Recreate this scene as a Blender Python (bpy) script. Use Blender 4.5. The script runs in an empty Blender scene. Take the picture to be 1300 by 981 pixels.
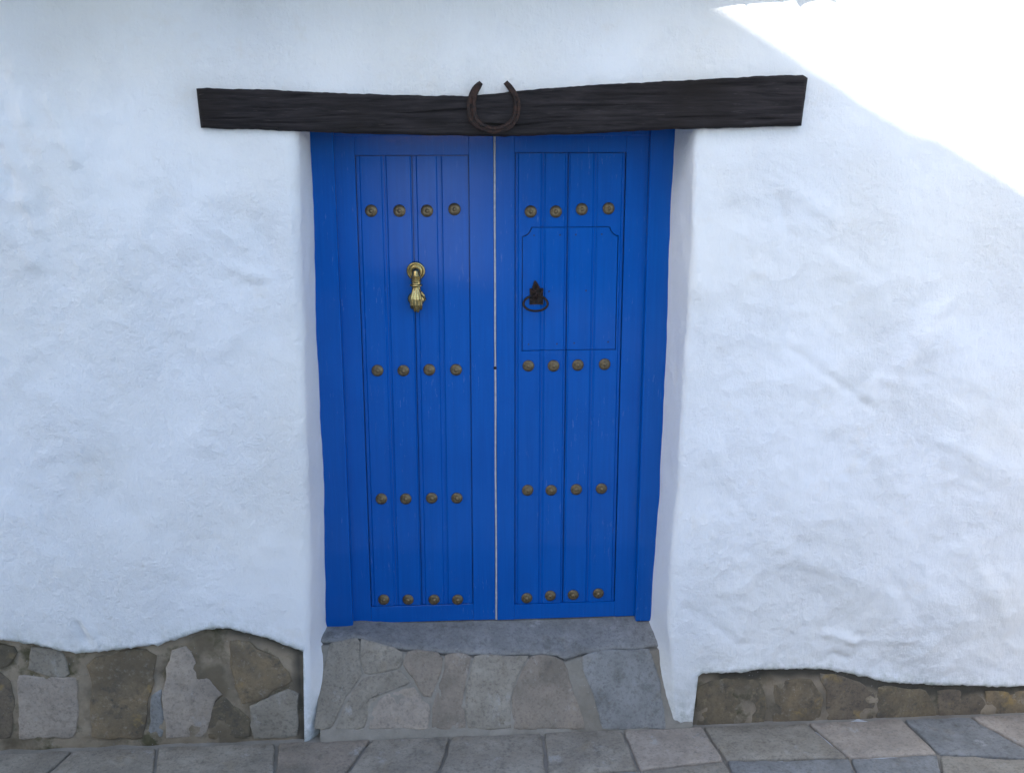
import bpy, bmesh, math, random
from mathutils import Vector, Matrix, noise
random.seed(7)
rad = math.radians
S = bpy.context.scene
COL = S.collection

# ------------------------------------------------------------------ camera
SILL, CAM_Z, CAM_D = 0.40, 2.55, 4.0
PITCH, YAW, FPX, PW, PH = 14.2, 3.8, 1330.0, 1300.0, 981.0
cam_data = bpy.data.cameras.new('camera')
cam_data.sensor_width = 36.0
cam_data.lens = 36.0 * FPX / PW
cam_data.clip_start, cam_data.clip_end = 0.05, 5000
cam = bpy.data.objects.new('camera', cam_data)
COL.objects.link(cam)
cam.location = (0, -CAM_D, CAM_Z)
cam.rotation_euler = (rad(90 - PITCH), 0, rad(-YAW))
S.camera = cam

# ------------------------------------------------------------------ light
SUN_EL = 32.0
SUN_AZ = math.degrees(math.atan2(-0.51, -0.68))          # clockwise from +Y
W = bpy.data.worlds.new('World'); S.world = W; W.use_nodes = True
wn = W.node_tree.nodes; wl = W.node_tree.links
sky = wn.new('ShaderNodeTexSky'); sky.sky_type = 'NISHITA'; sky.sun_disc = False
sky.sun_elevation = rad(SUN_EL); sky.sun_rotation = rad(SUN_AZ % 360)
sky.air_density = 1.0; sky.dust_density = 1.0; sky.ozone_density = 1.0
wl.new(sky.outputs[0], wn['Background'].inputs[0])
wn['Background'].inputs[1].default_value = 0.15
sun_data = bpy.data.lights.new('sun', 'SUN')
sun_data.energy = 3.0; sun_data.angle = rad(0.5); sun_data.color = (1.0, 0.975, 0.94)
sun = bpy.data.objects.new('sun', sun_data); COL.objects.link(sun)
_e, _a = rad(SUN_EL), rad(SUN_AZ)
SDIR = Vector((math.sin(_a) * math.cos(_e), math.cos(_a) * math.cos(_e), math.sin(_e)))
sun.rotation_euler = SDIR.to_track_quat('Z', 'Y').to_euler()
sun.location = (-6, -12, 12)
S.view_settings.view_transform = 'Standard'; S.view_settings.look = 'None'
S.view_settings.exposure = 1.70; S.view_settings.gamma = 1.0

# ------------------------------------------------------------------ helpers
_cy, _sy, _cp, _sp = math.cos(rad(YAW)), math.sin(rad(YAW)), math.cos(rad(PITCH)), math.sin(rad(PITCH))
_F = Vector((_sy * _cp, _cy * _cp, -_sp)); _R = Vector((_cy, -_sy, 0)); _U = _R.cross(_F)
def ray(px, py):
    return _R * ((px - PW / 2) / FPX) + _U * ((PH / 2 - py) / FPX) + _F
def at(px, py, Y):
    """survey of the photo: where the line of sight meets the vertical plane y = Y (metres)"""
    d = ray(px, py); return Vector((0, -CAM_D, CAM_Z)) + d * ((Y + CAM_D) / d.y)
def at_plane(px, py, O, N):
    C = Vector((0, -CAM_D, CAM_Z)); d = ray(px, py)
    return C + d * ((O - C).dot(N) / d.dot(N))

def interp(pts, x):
    if x <= pts[0][0]: return pts[0][1]
    for (a, b), (c, d) in zip(pts, pts[1:]):
        if x <= c:
            return b + (d - b) * (x - a) / (c - a) if c > a else d
    return pts[-1][1]
def sstep(a, b, x):
    t = max(0.0, min(1.0, (x - a) / (b - a))); return t * t * (3 - 2 * t)

def tag(o, label=None, cat=None, group=None, kind=None):
    if label: o['label'] = label
    if cat: o['category'] = cat
    if group: o['group'] = group
    if kind: o['kind'] = kind
    return o
WLOC = {}
def thing(name, label, cat, loc=(0, 0, 0), group=None):
    o = bpy.data.objects.new(name, None); COL.objects.link(o)
    o.location = loc; o.empty_display_size = 0.1
    WLOC[o] = Vector(loc)
    return tag(o, label, cat, group, 'thing' if label else None)
def link(name, me, mat, parent=None, loc=None, rot=None):
    if mat and not me.materials: me.materials.append(mat)
    o = bpy.data.objects.new(name, me); COL.objects.link(o)
    base = WLOC.get(parent, Vector((0, 0, 0)))
    if parent: o.parent = parent
    wl_ = Vector(loc) if loc is not None else base
    o.location = wl_ - base
    if rot: o.rotation_euler = rot
    WLOC[o] = wl_
    return o
def obj(name, bm, mat, parent=None, smooth=False, origin=None):
    """a bmesh given in world metres becomes one object, its origin at its parent's (or at origin)"""
    base = Vector(origin) if origin is not None else WLOC.get(parent, Vector((0, 0, 0)))
    bmesh.ops.translate(bm, verts=bm.verts, vec=-base)
    me = bpy.data.meshes.new(name)
    bmesh.ops.recalc_face_normals(bm, faces=bm.faces)
    bm.to_mesh(me); bm.free()
    if smooth:
        for p in me.polygons: p.use_smooth = True
    return link(name, me, mat, parent, base)
def box(bm, lo, hi, bev=0.0):
    g = bmesh.ops.create_cube(bm, size=1.0)
    lo, hi = Vector(lo), Vector(hi)
    for v in g['verts']:
        v.co = Vector(((v.co.x + .5) * (hi.x - lo.x) + lo.x, (v.co.y + .5) * (hi.y - lo.y) + lo.y, (v.co.z + .5) * (hi.z - lo.z) + lo.z))
    if bev:
        es = list({e for v in g['verts'] for e in v.link_edges})
        bmesh.ops.bevel(bm, geom=es, offset=bev, segments=2, affect='EDGES', profile=0.6)
    return bm
def newbox(lo, hi, bev=0.0):
    bm = bmesh.new(); return box(bm, lo, hi, bev)
def lathe(bm, prof, seg=18, M=Matrix.Identity(4)):
    """profile of (radius, height) turned about the local z axis"""
    rings = []
    for r, h in prof:
        if r < 1e-5: rings.append([bm.verts.new(M @ Vector((0, 0, h)))])
        else: rings.append([bm.verts.new(M @ Vector((r * math.cos(2 * math.pi * k / seg), r * math.sin(2 * math.pi * k / seg), h))) for k in range(seg)])
    for a, b in zip(rings, rings[1:]):
        for k in range(seg):
            l = (k + 1) % seg
            if len(a) == 1 and len(b) > 1: bm.faces.new((a[0], b[k], b[l]))
            elif len(b) == 1 and len(a) > 1: bm.faces.new((a[k], a[l], b[0]))
            elif len(a) > 1: bm.faces.new((a[k], a[l], b[l], b[k]))
    return bm
def tube(bm, pts, rads, seg=10, closed=False, flat=1.0):
    pts = [Vector(p) for p in pts]; n = len(pts)
    if not hasattr(rads, '__len__'): rads = [rads] * n
    rings = []; up = Vector((0, -1, 0))
    for i, p in enumerate(pts):
        a = pts[(i - 1) % n] if (i or closed) else p
        b = pts[(i + 1) % n] if (i < n - 1 or closed) else p
        t = (b - a).normalized()
        s = t.cross(up)
        if s.length < 1e-3: s = t.cross(Vector((1, 0, 0)))
        s.normalize(); u = s.cross(t)
        rings.append([bm.verts.new(p + (s * math.cos(2 * math.pi * k / seg) + u * flat * math.sin(2 * math.pi * k / seg)) * rads[i]) for k in range(seg)])
    m = n if closed else n - 1
    for i in range(m):
        A, B = rings[i], rings[(i + 1) % n]
        for k in range(seg):
            l = (k + 1) % seg; bm.faces.new((A[k], A[l], B[l], B[k]))
    if not closed:
        bm.faces.new(rings[0]); bm.faces.new(list(reversed(rings[-1])))
    return bm

# ------------------------------------------------------------------ materials
class Mat:
    def __init__(s, name, rough=0.8):
        s.m = bpy.data.materials.new(name); s.m.use_nodes = True
        s.n = s.m.node_tree.nodes; s.l = s.m.node_tree.links
        s.b = s.n['Principled BSDF']; s.b.inputs['Roughness'].default_value = rough
        s.tc = s.n.new('ShaderNodeTexCoord').outputs['Object']
    def out(s, node, k=0): return node.outputs[k]
    def mapv(s, sc=(1, 1, 1), rot=(0, 0, 0), loc=(0, 0, 0)):
        m = s.n.new('ShaderNodeMapping'); m.inputs['Scale'].default_value = sc
        m.inputs['Rotation'].default_value = rot; m.inputs['Location'].default_value = loc
        s.l.new(s.tc, m.inputs[0]); return m.outputs[0]
    def mapv2(s, sc):
        return s.mapv(sc, loc=(11, 5, 3))
    def noise(s, scale, detail=4, rough=.55, vec=None, dist=0.0):
        t = s.n.new('ShaderNodeTexNoise'); t.inputs['Scale'].default_value = scale
        t.inputs['Detail'].default_value = detail; t.inputs['Roughness'].default_value = rough
        t.inputs['Distortion'].default_value = dist
        s.l.new(vec if vec else s.tc, t.inputs['Vector']); return t.outputs['Fac']
    def voro(s, scale, feature='F1', vec=None):
        t = s.n.new('ShaderNodeTexVoronoi'); t.feature = feature; t.inputs['Scale'].default_value = scale
        s.l.new(vec if vec else s.tc, t.inputs['Vector']); return t.outputs['Distance']
    def ramp(s, fac, *stops):
        r = s.n.new('ShaderNodeValToRGB'); e = r.color_ramp.elements
        while len(e) < len(stops): e.new(0.5)
        for x, (p, c) in zip(e, stops):
            x.position = p
            x.color = (c, c, c, 1) if not hasattr(c, '__len__') else (*c, 1)
        s.l.new(fac, r.inputs[0]); return r.outputs[0]
    def mix(s, fac, a, b, mode='MIX'):
        m = s.n.new('ShaderNodeMix'); m.data_type = 'RGBA'; m.blend_type = mode
        for k, v in ((0, fac), (6, a), (7, b)):
            if hasattr(v, 'is_output') or isinstance(v, bpy.types.NodeSocket): s.l.new(v, m.inputs[k])
            elif hasattr(v, '__len__'): m.inputs[k].default_value = (*v, 1)
            else: m.inputs[k].default_value = v if k == 0 else (v, v, v, 1)
        return m.outputs[2]
    def math(s, op, a, b=0.0):
        m = s.n.new('ShaderNodeMath'); m.operation = op
        for k, v in ((0, a), (1, b)):
            if isinstance(v, bpy.types.NodeSocket): s.l.new(v, m.inputs[k])
            else: m.inputs[k].default_value = v
        return m.outputs[0]
    def attr(s, name):
        a = s.n.new('ShaderNodeAttribute'); a.attribute_name = name; return a.outputs['Fac']
    def color(s, c):
        if isinstance(c, bpy.types.NodeSocket): s.l.new(c, s.b.inputs['Base Color'])
        else: s.b.inputs['Base Color'].default_value = (*c, 1)
        return s
    def set(s, **k):
        for a, v in k.items():
            i = s.b.inputs[a.replace('_', ' ')]
            if isinstance(v, bpy.types.NodeSocket): s.l.new(v, i)
            else: i.default_value = v
        return s
    def bump(s, h, dist=0.002, strength=1.0):
        b = s.n.new('ShaderNodeBump'); b.inputs['Distance'].default_value = dist; b.inputs['Strength'].default_value = strength
        s.l.new(h, b.inputs['Height'])
        prev = s.b.inputs['Normal']
        if prev.is_linked: s.l.new(prev.links[0].from_socket, b.inputs['Normal'])
        s.l.new(b.outputs[0], prev); return s

def plaster_mat():
    m = Mat('whitewash', 0.92)
    c = m.mix(m.ramp(m.noise(1.3, 4), (.42, 0), (.62, 1)), (.80, .80, .80), (.80, .785, .755))
    c = m.mix(m.ramp(m.noise(3.2, 6, .6), (.56, 0), (.72, .75)), c, (.72, .715, .70))
    c = m.mix(m.ramp(m.noise(7.5, 5, .65, m.mapv((1, 1, 1), loc=(3, 1, 7))), (.60, 0), (.78, .6)), c, (.76, .72, .66))
    c = m.mix(m.attr('reflected_glow'), c, (.86, .85, .84))  # streak of reflected sunlight painted in as paler plaster
    moss = m.math('MULTIPLY', m.attr('moss'), m.ramp(m.noise(22, 5, .7), (.38, 0), (.62, 1)))
    c = m.mix(moss, c, m.mix(m.noise(40, 3), (.16, .19, .11), (.42, .43, .36)))
    m.color(c)
    brush = m.noise(60, 5, .6, m.mapv((1.6, 1, .45), rot=(0, .35, 0)), .3)
    fine = m.math('MULTIPLY', m.noise(30, 9, .7), m.ramp(m.noise(1.9, 4, .6, m.mapv(loc=(2, 8, 4))), (.36, .22), (.64, 1)))
    m.bump(fine, .0135, 1.0)
    rg = m.n.new('ShaderNodeTexNoise'); rg.noise_type = 'RIDGED_MULTIFRACTAL'; rg.inputs['Scale'].default_value = 7.5
    rg.inputs['Detail'].default_value = 7; rg.inputs['Roughness'].default_value = .62; rg.inputs['Distortion'].default_value = .35
    m.l.new(m.mapv((1, 1, 1.25), rot=(0, .6, 0)), rg.inputs['Vector'])
    rm = m.math('MULTIPLY', rg.outputs['Fac'], m.ramp(m.noise(2.3, 4, .6, m.mapv(loc=(9, 3, 6))), (.44, .05), (.66, 1)))
    m.bump(rm, .010, .9)
    m.bump(brush, .004, .6)
    m.bump(m.ramp(m.voro(34), (.0, 0), (.16, 1)), .0016, .35)
    return m.m
def blue_mat(name='blue_paint', tint=1.0):
    m = Mat(name, 0.34)
    g = m.noise(9, 6, .65, m.mapv((9, 9, .35)))
    c = m.mix(m.ramp(g, (.35, 0), (.7, 1)), (.0, .083 * tint, .36 * tint), (.0, .098 * tint, .42 * tint))
    c = m.mix(m.ramp(m.noise(3.5, 5, .6), (.45, 0), (.75, .5)), c, (.0, .070, .33))
    wear = m.math('MULTIPLY', m.ramp(m.noise(30, 5, .7, m.mapv((3, 3, .5))), (.60, 0), (.68, 1)), m.ramp(m.noise(2.4, 2), (.46, 0), (.60, .55)))
    c = m.mix(wear, c, (.10, .20, .46))
    m.color(c)
    m.set(Roughness=m.ramp(g, (.3, .26), (.75, .46)), Coat_Weight=.55, Coat_Roughness=.05, Specular_IOR_Level=.04)
    m.bump(m.noise(14, 7, .7, m.mapv((9, 9, .3))), .0005, .5)
    m.bump(m.noise(55, 3), .0003, .4)
    m.l.new(m.b.inputs['Normal'].links[0].from_socket, m.b.inputs['Coat Normal'])
    return m.m
def wood_mat():
    m = Mat('weathered_dark_wood', 0.78); m.set(Specular_IOR_Level=.18)
    v = m.mapv((.55, 7, 7))
    g = m.noise(9, 8, .68, v, .5)
    c = m.mix(m.ramp(g, (.32, 0), (.68, 1)), (.0075, .0062, .0066), (.036, .030, .030))
    c = m.mix(m.ramp(m.noise(2.2, 4), (.5, 0), (.7, .7)), c, (.013, .0095, .0075))
    c = m.mix(m.ramp(m.noise(38, 6, .7, m.mapv((.25, 4, 4))), (.62, 0), (.72, .8)), c, (.095, .083, .076))
    m.color(c)
    m.bump(g, .0035, .7)
    m.bump(m.noise(34, 6, .7, m.mapv((.3, 5, 5))), .0028, .7)
    return m.m
def stone_mat(name, a, b, spot, spot_amt=.6, scale=1.0, rough=.85, lichen=.75, pit=.8):
    m = Mat(name, rough)
    o = m.n.new('ShaderNodeObjectInfo'); 
    va = m.n.new('ShaderNodeVectorMath'); va.operation = 'ADD'
    sc = m.n.new('ShaderNodeVectorMath'); sc.operation = 'SCALE'; sc.inputs[0].default_value = (13, 7, 19)
    m.l.new(o.outputs['Random'], sc.inputs['Scale']); m.l.new(m.tc, va.inputs[0]); m.l.new(sc.outputs[0], va.inputs[1])
    m.tc = va.outputs[0]
    c = m.mix(m.ramp(m.noise(9 * scale, 8, .65), (.35, 0), (.66, 1)), a, b)
    c = m.mix(m.ramp(m.noise(3.5, 5, .7), (.46, 0), (.62, .55)), c, tuple(x * .55 for x in b))
    c = m.mix(m.ramp(m.noise(30 * scale, 7, .7), (.55, 0), (.66, spot_amt)), c, spot)
    c = m.mix(m.ramp(m.voro(60 * scale), (.06, .55), (.16, 0)), c, (.30, .28, .25))
    c = m.mix(m.ramp(m.noise(75, 4, .7), (.50, 0), (.70, .6)), c, tuple(x * .45 for x in a))
    c = m.mix(m.ramp(m.noise(13 * scale, 8, .72), (.54, 0), (.68, pit)), c, (.070, .063, .050))
    c = m.mix(m.ramp(m.noise(8 * scale, 9, .78, m.mapv2((1, 1, .5))), (.585, 0), (.66, .55 if lichen < .3 else .15)), c, (.40, .385, .36))
    c = m.mix(m.ramp(m.noise(6 * scale, 6, .7), (.58, 0), (.66, lichen)), c, (.30, .205, .080))
    m.color(c)
    m.bump(m.noise(22 * scale, 8, .7), .009, .8)
    m.bump(m.noise(90, 4, .6), .002, .7)
    return m.m
def mortar_mat(name, a, b, moss=0.0, stain=.85):
    m = Mat(name, .92)
    c = m.mix(m.ramp(m.noise(7, 8, .65), (.38, 0), (.66, 1)), a, b)
    c = m.mix(m.ramp(m.noise(2.6, 5, .6), (.52, 0), (.62, stain)), c, (.135, .105, .065))
    if moss:
        c = m.mix(m.ramp(m.noise(5, 6, .65, m.mapv(loc=(5, 2, 1))), (.54, 0), (.64, moss)), c, (.075, .068, .028))
    c = m.mix(m.attr('darkening'), c, (.050, .046, .036))
    c = m.mix(m.ramp(m.voro(42), (.05, .7), (.11, 0)), c, (.36, .34, .31))
    m.color(c)
    m.bump(m.noise(30, 8, .7), .010, .8)
    return m.m
def metal_mat(name, a, b, rough, metallic=1.0, scale=40):
    m = Mat(name, rough)
    m.color(m.mix(m.ramp(m.noise(scale, 5, .65), (.4, 0), (.62, 1)), a, b)).set(Metallic=metallic)
    m.bump(m.noise(scale * 2, 4, .6), .0008, .6)
    return m.m
def plain_mat(name, a, b, rough=.9, scale=5, bump=.006):
    m = Mat(name, rough)
    m.color(m.mix(m.ramp(m.noise(scale, 7, .62), (.35, 0), (.66, 1)), a, b)).bump(m.noise(scale * 4, 6, .6), bump, .8)
    return m.m

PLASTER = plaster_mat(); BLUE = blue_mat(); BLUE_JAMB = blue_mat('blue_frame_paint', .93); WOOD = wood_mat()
BRONZE = metal_mat('aged_bronze', (.105, .074, .038), (.235, .175, .095), .42, .6, 45)
BRASS = metal_mat('polished_brass', (.30, .215, .080), (.50, .39, .17), .27, 1.0, 38)
RUST = metal_mat('rusty_iron', (.014, .0085, .007), (.050, .022, .014), .72, .35, 70)
IRON = metal_mat('dark_iron', (.012, .011, .011), (.050, .030, .020), .62, .6, 60)
STRIP = plain_mat('bare_wood_edge', (.30, .31, .35), (.52, .50, .50), .6, 40, .001)
OCHRE = stone_mat('ochre_stone', (.205, .155, .092), (.125, .104, .072), (.30, .235, .14), lichen=.4)
BROWN = stone_mat('brown_speckled_stone', (.255, .185, .105), (.165, .130, .085), (.36, .31, .24), .5, lichen=.9, pit=.9)
GREY = stone_mat('grey_stone', (0.259, 0.222, 0.172), (0.347, 0.305, 0.242), (0.165, 0.135, 0.092), .6, lichen=.15, pit=.45)
LAVENDER = stone_mat('lavender_grey_stone', (0.332, 0.281, 0.230), (0.432, 0.357, 0.282), (0.199, 0.162, 0.122), .4, lichen=.12, pit=.35)
SLATE = stone_mat('blue_grey_stone', (.218, .212, .196), (.285, .278, .262), (.17, .15, .125), .6, lichen=.12, pit=.5)
ROSE = stone_mat('rose_grey_stone', (0.303, 0.245, 0.189), (0.248, 0.208, 0.161), (0.198, 0.155, 0.109), .5, lichen=.12, pit=.45)
DARKROCK = stone_mat('dark_brown_rock', (0.131, 0.103, 0.074), (0.211, 0.163, 0.106), (0.081, 0.072, 0.064), .7)
MORTAR = mortar_mat('old_mortar', (0.277, 0.218, 0.145), (0.365, 0.294, 0.211), .9)
STEPMORTAR = mortar_mat('step_mortar', (.24, .215, .175), (.32, .285, .235), .12, .35)
CONCRETE = stone_mat('worn_concrete', (.200, .192, .176), (.285, .275, .255), (.15, .14, .12), .5, lichen=.08, pit=.5)

# ------------------------------------------------------------------ the whitewashed wall
DOOR_Y, JAMB_Y = 0.28, 0.245
Z0 = 2.60                                  # behind the lintel: the opening ends here
def zx(pts, Y):                            # photo points down an edge -> sorted (z, x)
    return sorted(((at(x, y, Y).z, at(x, y, Y).x) for x, y in pts))
XIL = zx([(393, 160), (396, 200), (400, 270), (401, 330), (404, 450), (408, 510), (412, 580), (414, 640), (416, 740), (415, 798), (419, 812), (420, 840), (418, 940)], JAMB_Y)
XCL = zx([(379, 150), (381, 300), (384, 400), (387, 500), (390, 600), (392, 700), (393, 850), (391, 940)], 0.0)
XIR = zx([(856, 160), (849, 260), (847, 330), (845, 440), (840, 520), (836, 620), (831, 700), (826, 760), (824, 800), (826, 812), (829, 860), (832, 940)], JAMB_Y)
def foot(c, y, e, Y): # the plaster flares out at its foot to meet the step
    a, b = at(c, 870, 0).x, at(e, y, Y).x
    return a + (b - a) * (JAMB_Y + .05) / Y
FOOTL, FOOTR = foot(393, 815, 420, .11), foot(853, 840, 831, .09)
XCR = zx([(884, 150), (881, 250), (878, 330), (873, 420), (868, 480), (866, 530), (861, 620), (856, 680), (851, 740), (849, 800), (852, 860), (853, 940)], 0.0)
def bottom_pts(px): return [(at(x, y, 0).x, at(x, y, 0).z) for x, y in px]
BOTL = [(-6, .18)] + bottom_pts([(-60, 806), (0, 811), (50, 818), (85, 826), (100, 828), (150, 823), (200, 817), (230, 808), (262, 798), (275, 796.5), (290, 797), (340, 810), (370, 822), (386, 828)])
BOTR = bottom_pts([(883, 859), (890, 853), (930, 851), (960, 848), (1050, 850), (1085, 858), (1120, 866), (1160, 869), (1300, 872), (1420, 872)]) + [(7, .18)]
PLX_L, PLX_R = at(385.5, 850, 0).x, at(882, 870, 0).x      # where the plinths stop beside the doorway

# folds and lumps that can be made out in the render coat: x0,y0,x1,y1 (photo), half width (m), height (m)
FEAT = [(18, 80, 30, 150, .030, .012), (60, 130, 95, 200, .030, .014), (-5, 190, 12, 240, .03, -.02), (0, 300, 40, 330, .05, .014), (30, 255, 45, 290, .02, .010), (70, 100, 130, 150, .035, .008),
        (10, 150, 60, 260, .05, -.012), (330, 290, 345, 330, .045, -.010), (300, 340, 330, 350, .03, .008), (240, 300, 300, 420, .09, .010), (180, 380, 240, 470, .06, -.008),
        (990, 250, 1000, 300, .022, -.009), (1000, 240, 1060, 275, .035, .011), (880, 330, 925, 420, .05, .008), (1060, 330, 1110, 380, .05, .009), (1030, 340, 1000, 420, .04, -.007),
        (1195, 385, 1130, 480, .035, .013), (1110, 480, 1100, 500, .03, .012), (1090, 430, 1150, 420, .04, -.008), (1000, 440, 1110, 520, .018, -.006), (1170, 470, 1240, 510, .05, -.009),  # first ridge is shaped to brighten the painted reflected-light streak
        (1060, 530, 1130, 590, .06, .010), (1200, 560, 1300, 610, .06, .012), (900, 560, 960, 640, .06, .008), (1050, 805, 1085, 815, .020, .012), (1085, 815, 1160, 812, .016, .007), (1058, 830, 1075, 838, .016, -.012),
        (870, 770, 940, 815, .020, -.007), (1000, 700, 1100, 740, .07, .011), (1120, 720, 1180, 800, .03, -.007), (1220, 700, 1280, 780, .05, .010), (960, 620, 1010, 690, .05, -.008),
        (100, 790, 110, 810, .02, -.010), (105, 785, 125, 815, .018, .008), (30, 480, 120, 560, .09, .009), (120, 600, 240, 700, .10, -.008), (260, 560, 330, 700, .10, .009), (10, 640, 80, 720, .07, .008)]
FEAT = [(at(a, b, 0), at(c, d, 0), w, h) for a, b, c, d, w, h in FEAT]
LUMP = [(at(x, y, 0), r, k) for x, y, r, k in [(0, 170, .45, .9), (120, 350, .6, .5), (1100, 420, .55, 1.0), (1120, 650, .6, .9), (1060, 800, .45, 1.0), (930, 330, .35, .7), (300, 330, .35, .6), (950, 700, .4, .5), (1250, 800, .4, .8)]]
def lumpy(x, z):
    k = .22
    for c, r, a in LUMP:
        d2 = ((x - c.x) ** 2 + (z - c.z) ** 2) / (r * r)
        if d2 < 5: k += a * math.exp(-d2)
    return min(k, 1.15)
def disp(x, z):
    v = Vector((x, 3.7, z))
    L = lumpy(x, z)
    h = .020 * noise.noise(v * .9)
    h += (.006 + .014 * L) * noise.noise(v * 2.6 + Vector((5, 0, 0)))
    n1 = noise.noise(v * 5.2 + Vector((0, 0, 9)))
    h += L * .006 * ((1 - abs(n1)) ** 3 - .4)
    h += L * .0045 * noise.noise(v * 9.5)
    h += (.0008 + .0026 * L) * noise.noise(v * 21) + (.0006 + .0009 * L) * noise.noise(v * 47)
    for a, b, w, k in FEAT:
        if abs(x - (a.x + b.x) / 2) > 4 * w + abs(a.x - b.x) / 2 or abs(z - (a.z + b.z) / 2) > 4 * w + abs(a.z - b.z) / 2: continue
        ax, az = b.x - a.x, b.z - a.z; l2 = ax * ax + az * az
        t = max(0, min(1, ((x - a.x) * ax + (z - a.z) * az) / l2))
        d2 = (x - a.x - ax * t) ** 2 + (z - a.z - az * t) ** 2
        h += 1.0 * k * math.exp(-d2 / (w * w)) * (1 + .6 * noise.noise(v * 14))
    return h

def build_plaster(parent):
    STEP, TOP = .0085, 3.55
    nv0, nv1, nv2 = 270, 52, 8                               # rows below / above the head of the opening / coarse up to the eave
    # column kinds: ('L', x) on the left wall, ('l', s) left corner and reveal, ('M', s) over the opening, ('r', s), ('R', x)
    xl_in = -0.72; xr_in = 1.04
    cols = [('L', x) for x in (-5.5, -4.2, -3.3, -2.7, -2.35, -2.15)]
    n = int((xl_in + 2.0) / STEP)
    xs = [-2.0 + (xl_in + 2.0) * i / n for i in range(n + 1)]
    cols += [('L', x) for x in xs]
    cols += [('l', s) for s in [i / 44 for i in range(1, 45)]]
    cols += [('M', i / 150) for i in range(1, 150)]
    cols += [('r', 1 - s) for s in [i / 34 for i in range(0, 34)]]
    n = int((2.7 - xr_in) / STEP)
    xs = [xr_in + (2.7 - xr_in) * i / n for i in range(n + 1)]
    xs += [PLX_R - .0015, PLX_R + .0015]; xs = sorted(x for x in xs if not (0 < abs(x - PLX_R) - .0015 < .004))
    cols += [('R', x) for x in xs] + [('R', x) for x in (2.85, 3.05, 3.4, 4.0, 5.0, 6.5)]
    vrows = [(0, i / nv0) for i in range(nv0 + 1)] + [(1, (i + 1) / nv1) for i in range(nv1)] + [(2, (i + 1) / nv2) for i in range(nv2)]
    ZM = 3.03
    def reveal(side, s, z):
        """s 0..1 from the flat wall round the soft corner and back to the door frame"""
        Xc = interp(XCL if side < 0 else XCR, z); Xi = interp(XIL if side < 0 else XIR, z); Xi += ((FOOTL if side < 0 else FOOTR) - Xi) * (.85 * sstep(.44, .16, z) if side < 0 else .75 * sstep(.42, .10, z))
        r = .040 if side < 0 else .034
        xin = xl_in if side < 0 else xr_in
        r *= (1 + .35 * noise.noise(Vector((side, 0, z * 3)))) * (.45 + .55 * sstep(.25, .6, z))
        P0 = Vector((xin, 0)); C = Vector((Xc, 0)); E = Vector((Xi, JAMB_Y + .05))
        d = (E - C).normalized(); A = C + Vector((side * r, 0)); B = C + d * r
        if s < .25: p = P0.lerp(A, s / .25)
        elif s < .55:
            t = (s - .25) / .3; p = A * (1 - t) ** 2 + C * 2 * t * (1 - t) + B * t * t
        else: p = B.lerp(E, (s - .55) / .45)
        w = sstep(.55, .2, s)
        return p, w
    lbot = {c: reveal(-1, c, .22)[0].x for k, c in cols if k == 'l'}
    verts, idx, moss, reflected_glow, clamped = [], {}, [], [], set()
    for ci, (k, c) in enumerate(cols):
        for ri, (b, t) in enumerate(vrows):
            if k == 'M' and b == 0: continue
            if k == 'L': bot = -.03 if c > PLX_L else interp(BOTL, c)
            elif k == 'l' and lbot[c] < PLX_L: bot = interp(BOTL, lbot[c])
            elif k == 'R': bot = -.03 if c < PLX_R else interp(BOTR, c)
            else: bot = -.03
            if b == 0: z = max(bot, -.03 + (Z0 + .03) * t)
            elif b == 1: z = Z0 + (ZM - Z0) * t
            else: z = ZM + (TOP - ZM) * t
            if k in 'LR': x, y, w = c, 0.0, 1.0
            elif k == 'M': x, y, w = xl_in + (xr_in - xl_in) * (.16 + .68 * c), 0.0, 1.0
            else:
                side = -1 if k == 'l' else 1
                if b == 0: p, w = reveal(side, c, z); x, y = p.x, p.y
                else:
                    x = xl_in + (xr_in - xl_in) * .16 * c if side < 0 else xr_in - (xr_in - xl_in) * .16 * c
                    y, w = 0.0, 1.0
            if b == 0 and z == bot and bot > 0: clamped.add(len(verts))
            h = disp(x, z)
            if w < 1:
                v = Vector((x, y, z))
                hs = .0045 * noise.noise(v * 7) + .0018 * noise.noise(v * 18)
                y -= h * w; x += (1 if k == 'l' else -1) * hs * (1 - w) * (1 if c < .93 else .3)
            else: y -= h
            # the coat thins to a rounded lip over the plinth and stops a little ragged
            if k != 'M' and b == 0 and bot > 0:
                d = z - bot
                y -= .006 * math.exp(-(d / .035) ** 2) * (1 + noise.noise(Vector((x * 6, 0, 0))))
                y += .009 * max(0, 1 - d / .011) ** 2
                if d < 1e-6: z += .004 * noise.noise(Vector((x * 45, 1, 0))) + .006 * noise.noise(Vector((x * 14, 4, 0))) + .004 * noise.noise(Vector((x * 85, 8, 0))) + .004 * noise.noise(Vector((x * 30, 18, 0)))
            mo = 0.0
            if b == 0:
                d = z - max(bot, 0)
                mo = .75 * math.exp(-(d / .030)) if bot > 0 else 0
                near = PLX_L - .02 < x < -.3 or .8 < x < PLX_R + .01
                if near: mo = max(mo, .62 * math.exp(-max(0, z - .05) / .10))
                if abs(x - at(1150, 860, 0).x) < .12 and bot > 0: mo = max(mo, .8 * math.exp(-(d / .05)))
            idx[ci, ri] = len(verts); verts.append((x, y, z)); moss.append(mo)
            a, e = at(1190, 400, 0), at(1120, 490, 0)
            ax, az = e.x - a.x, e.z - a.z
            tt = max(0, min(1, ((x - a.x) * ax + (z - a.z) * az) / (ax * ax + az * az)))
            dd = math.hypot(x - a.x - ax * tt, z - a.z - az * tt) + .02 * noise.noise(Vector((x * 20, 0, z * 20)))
            reflected_glow.append(.8 * sstep(.075, .02, dd))  # mask of the painted reflected-light streak
    faces = []
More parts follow.
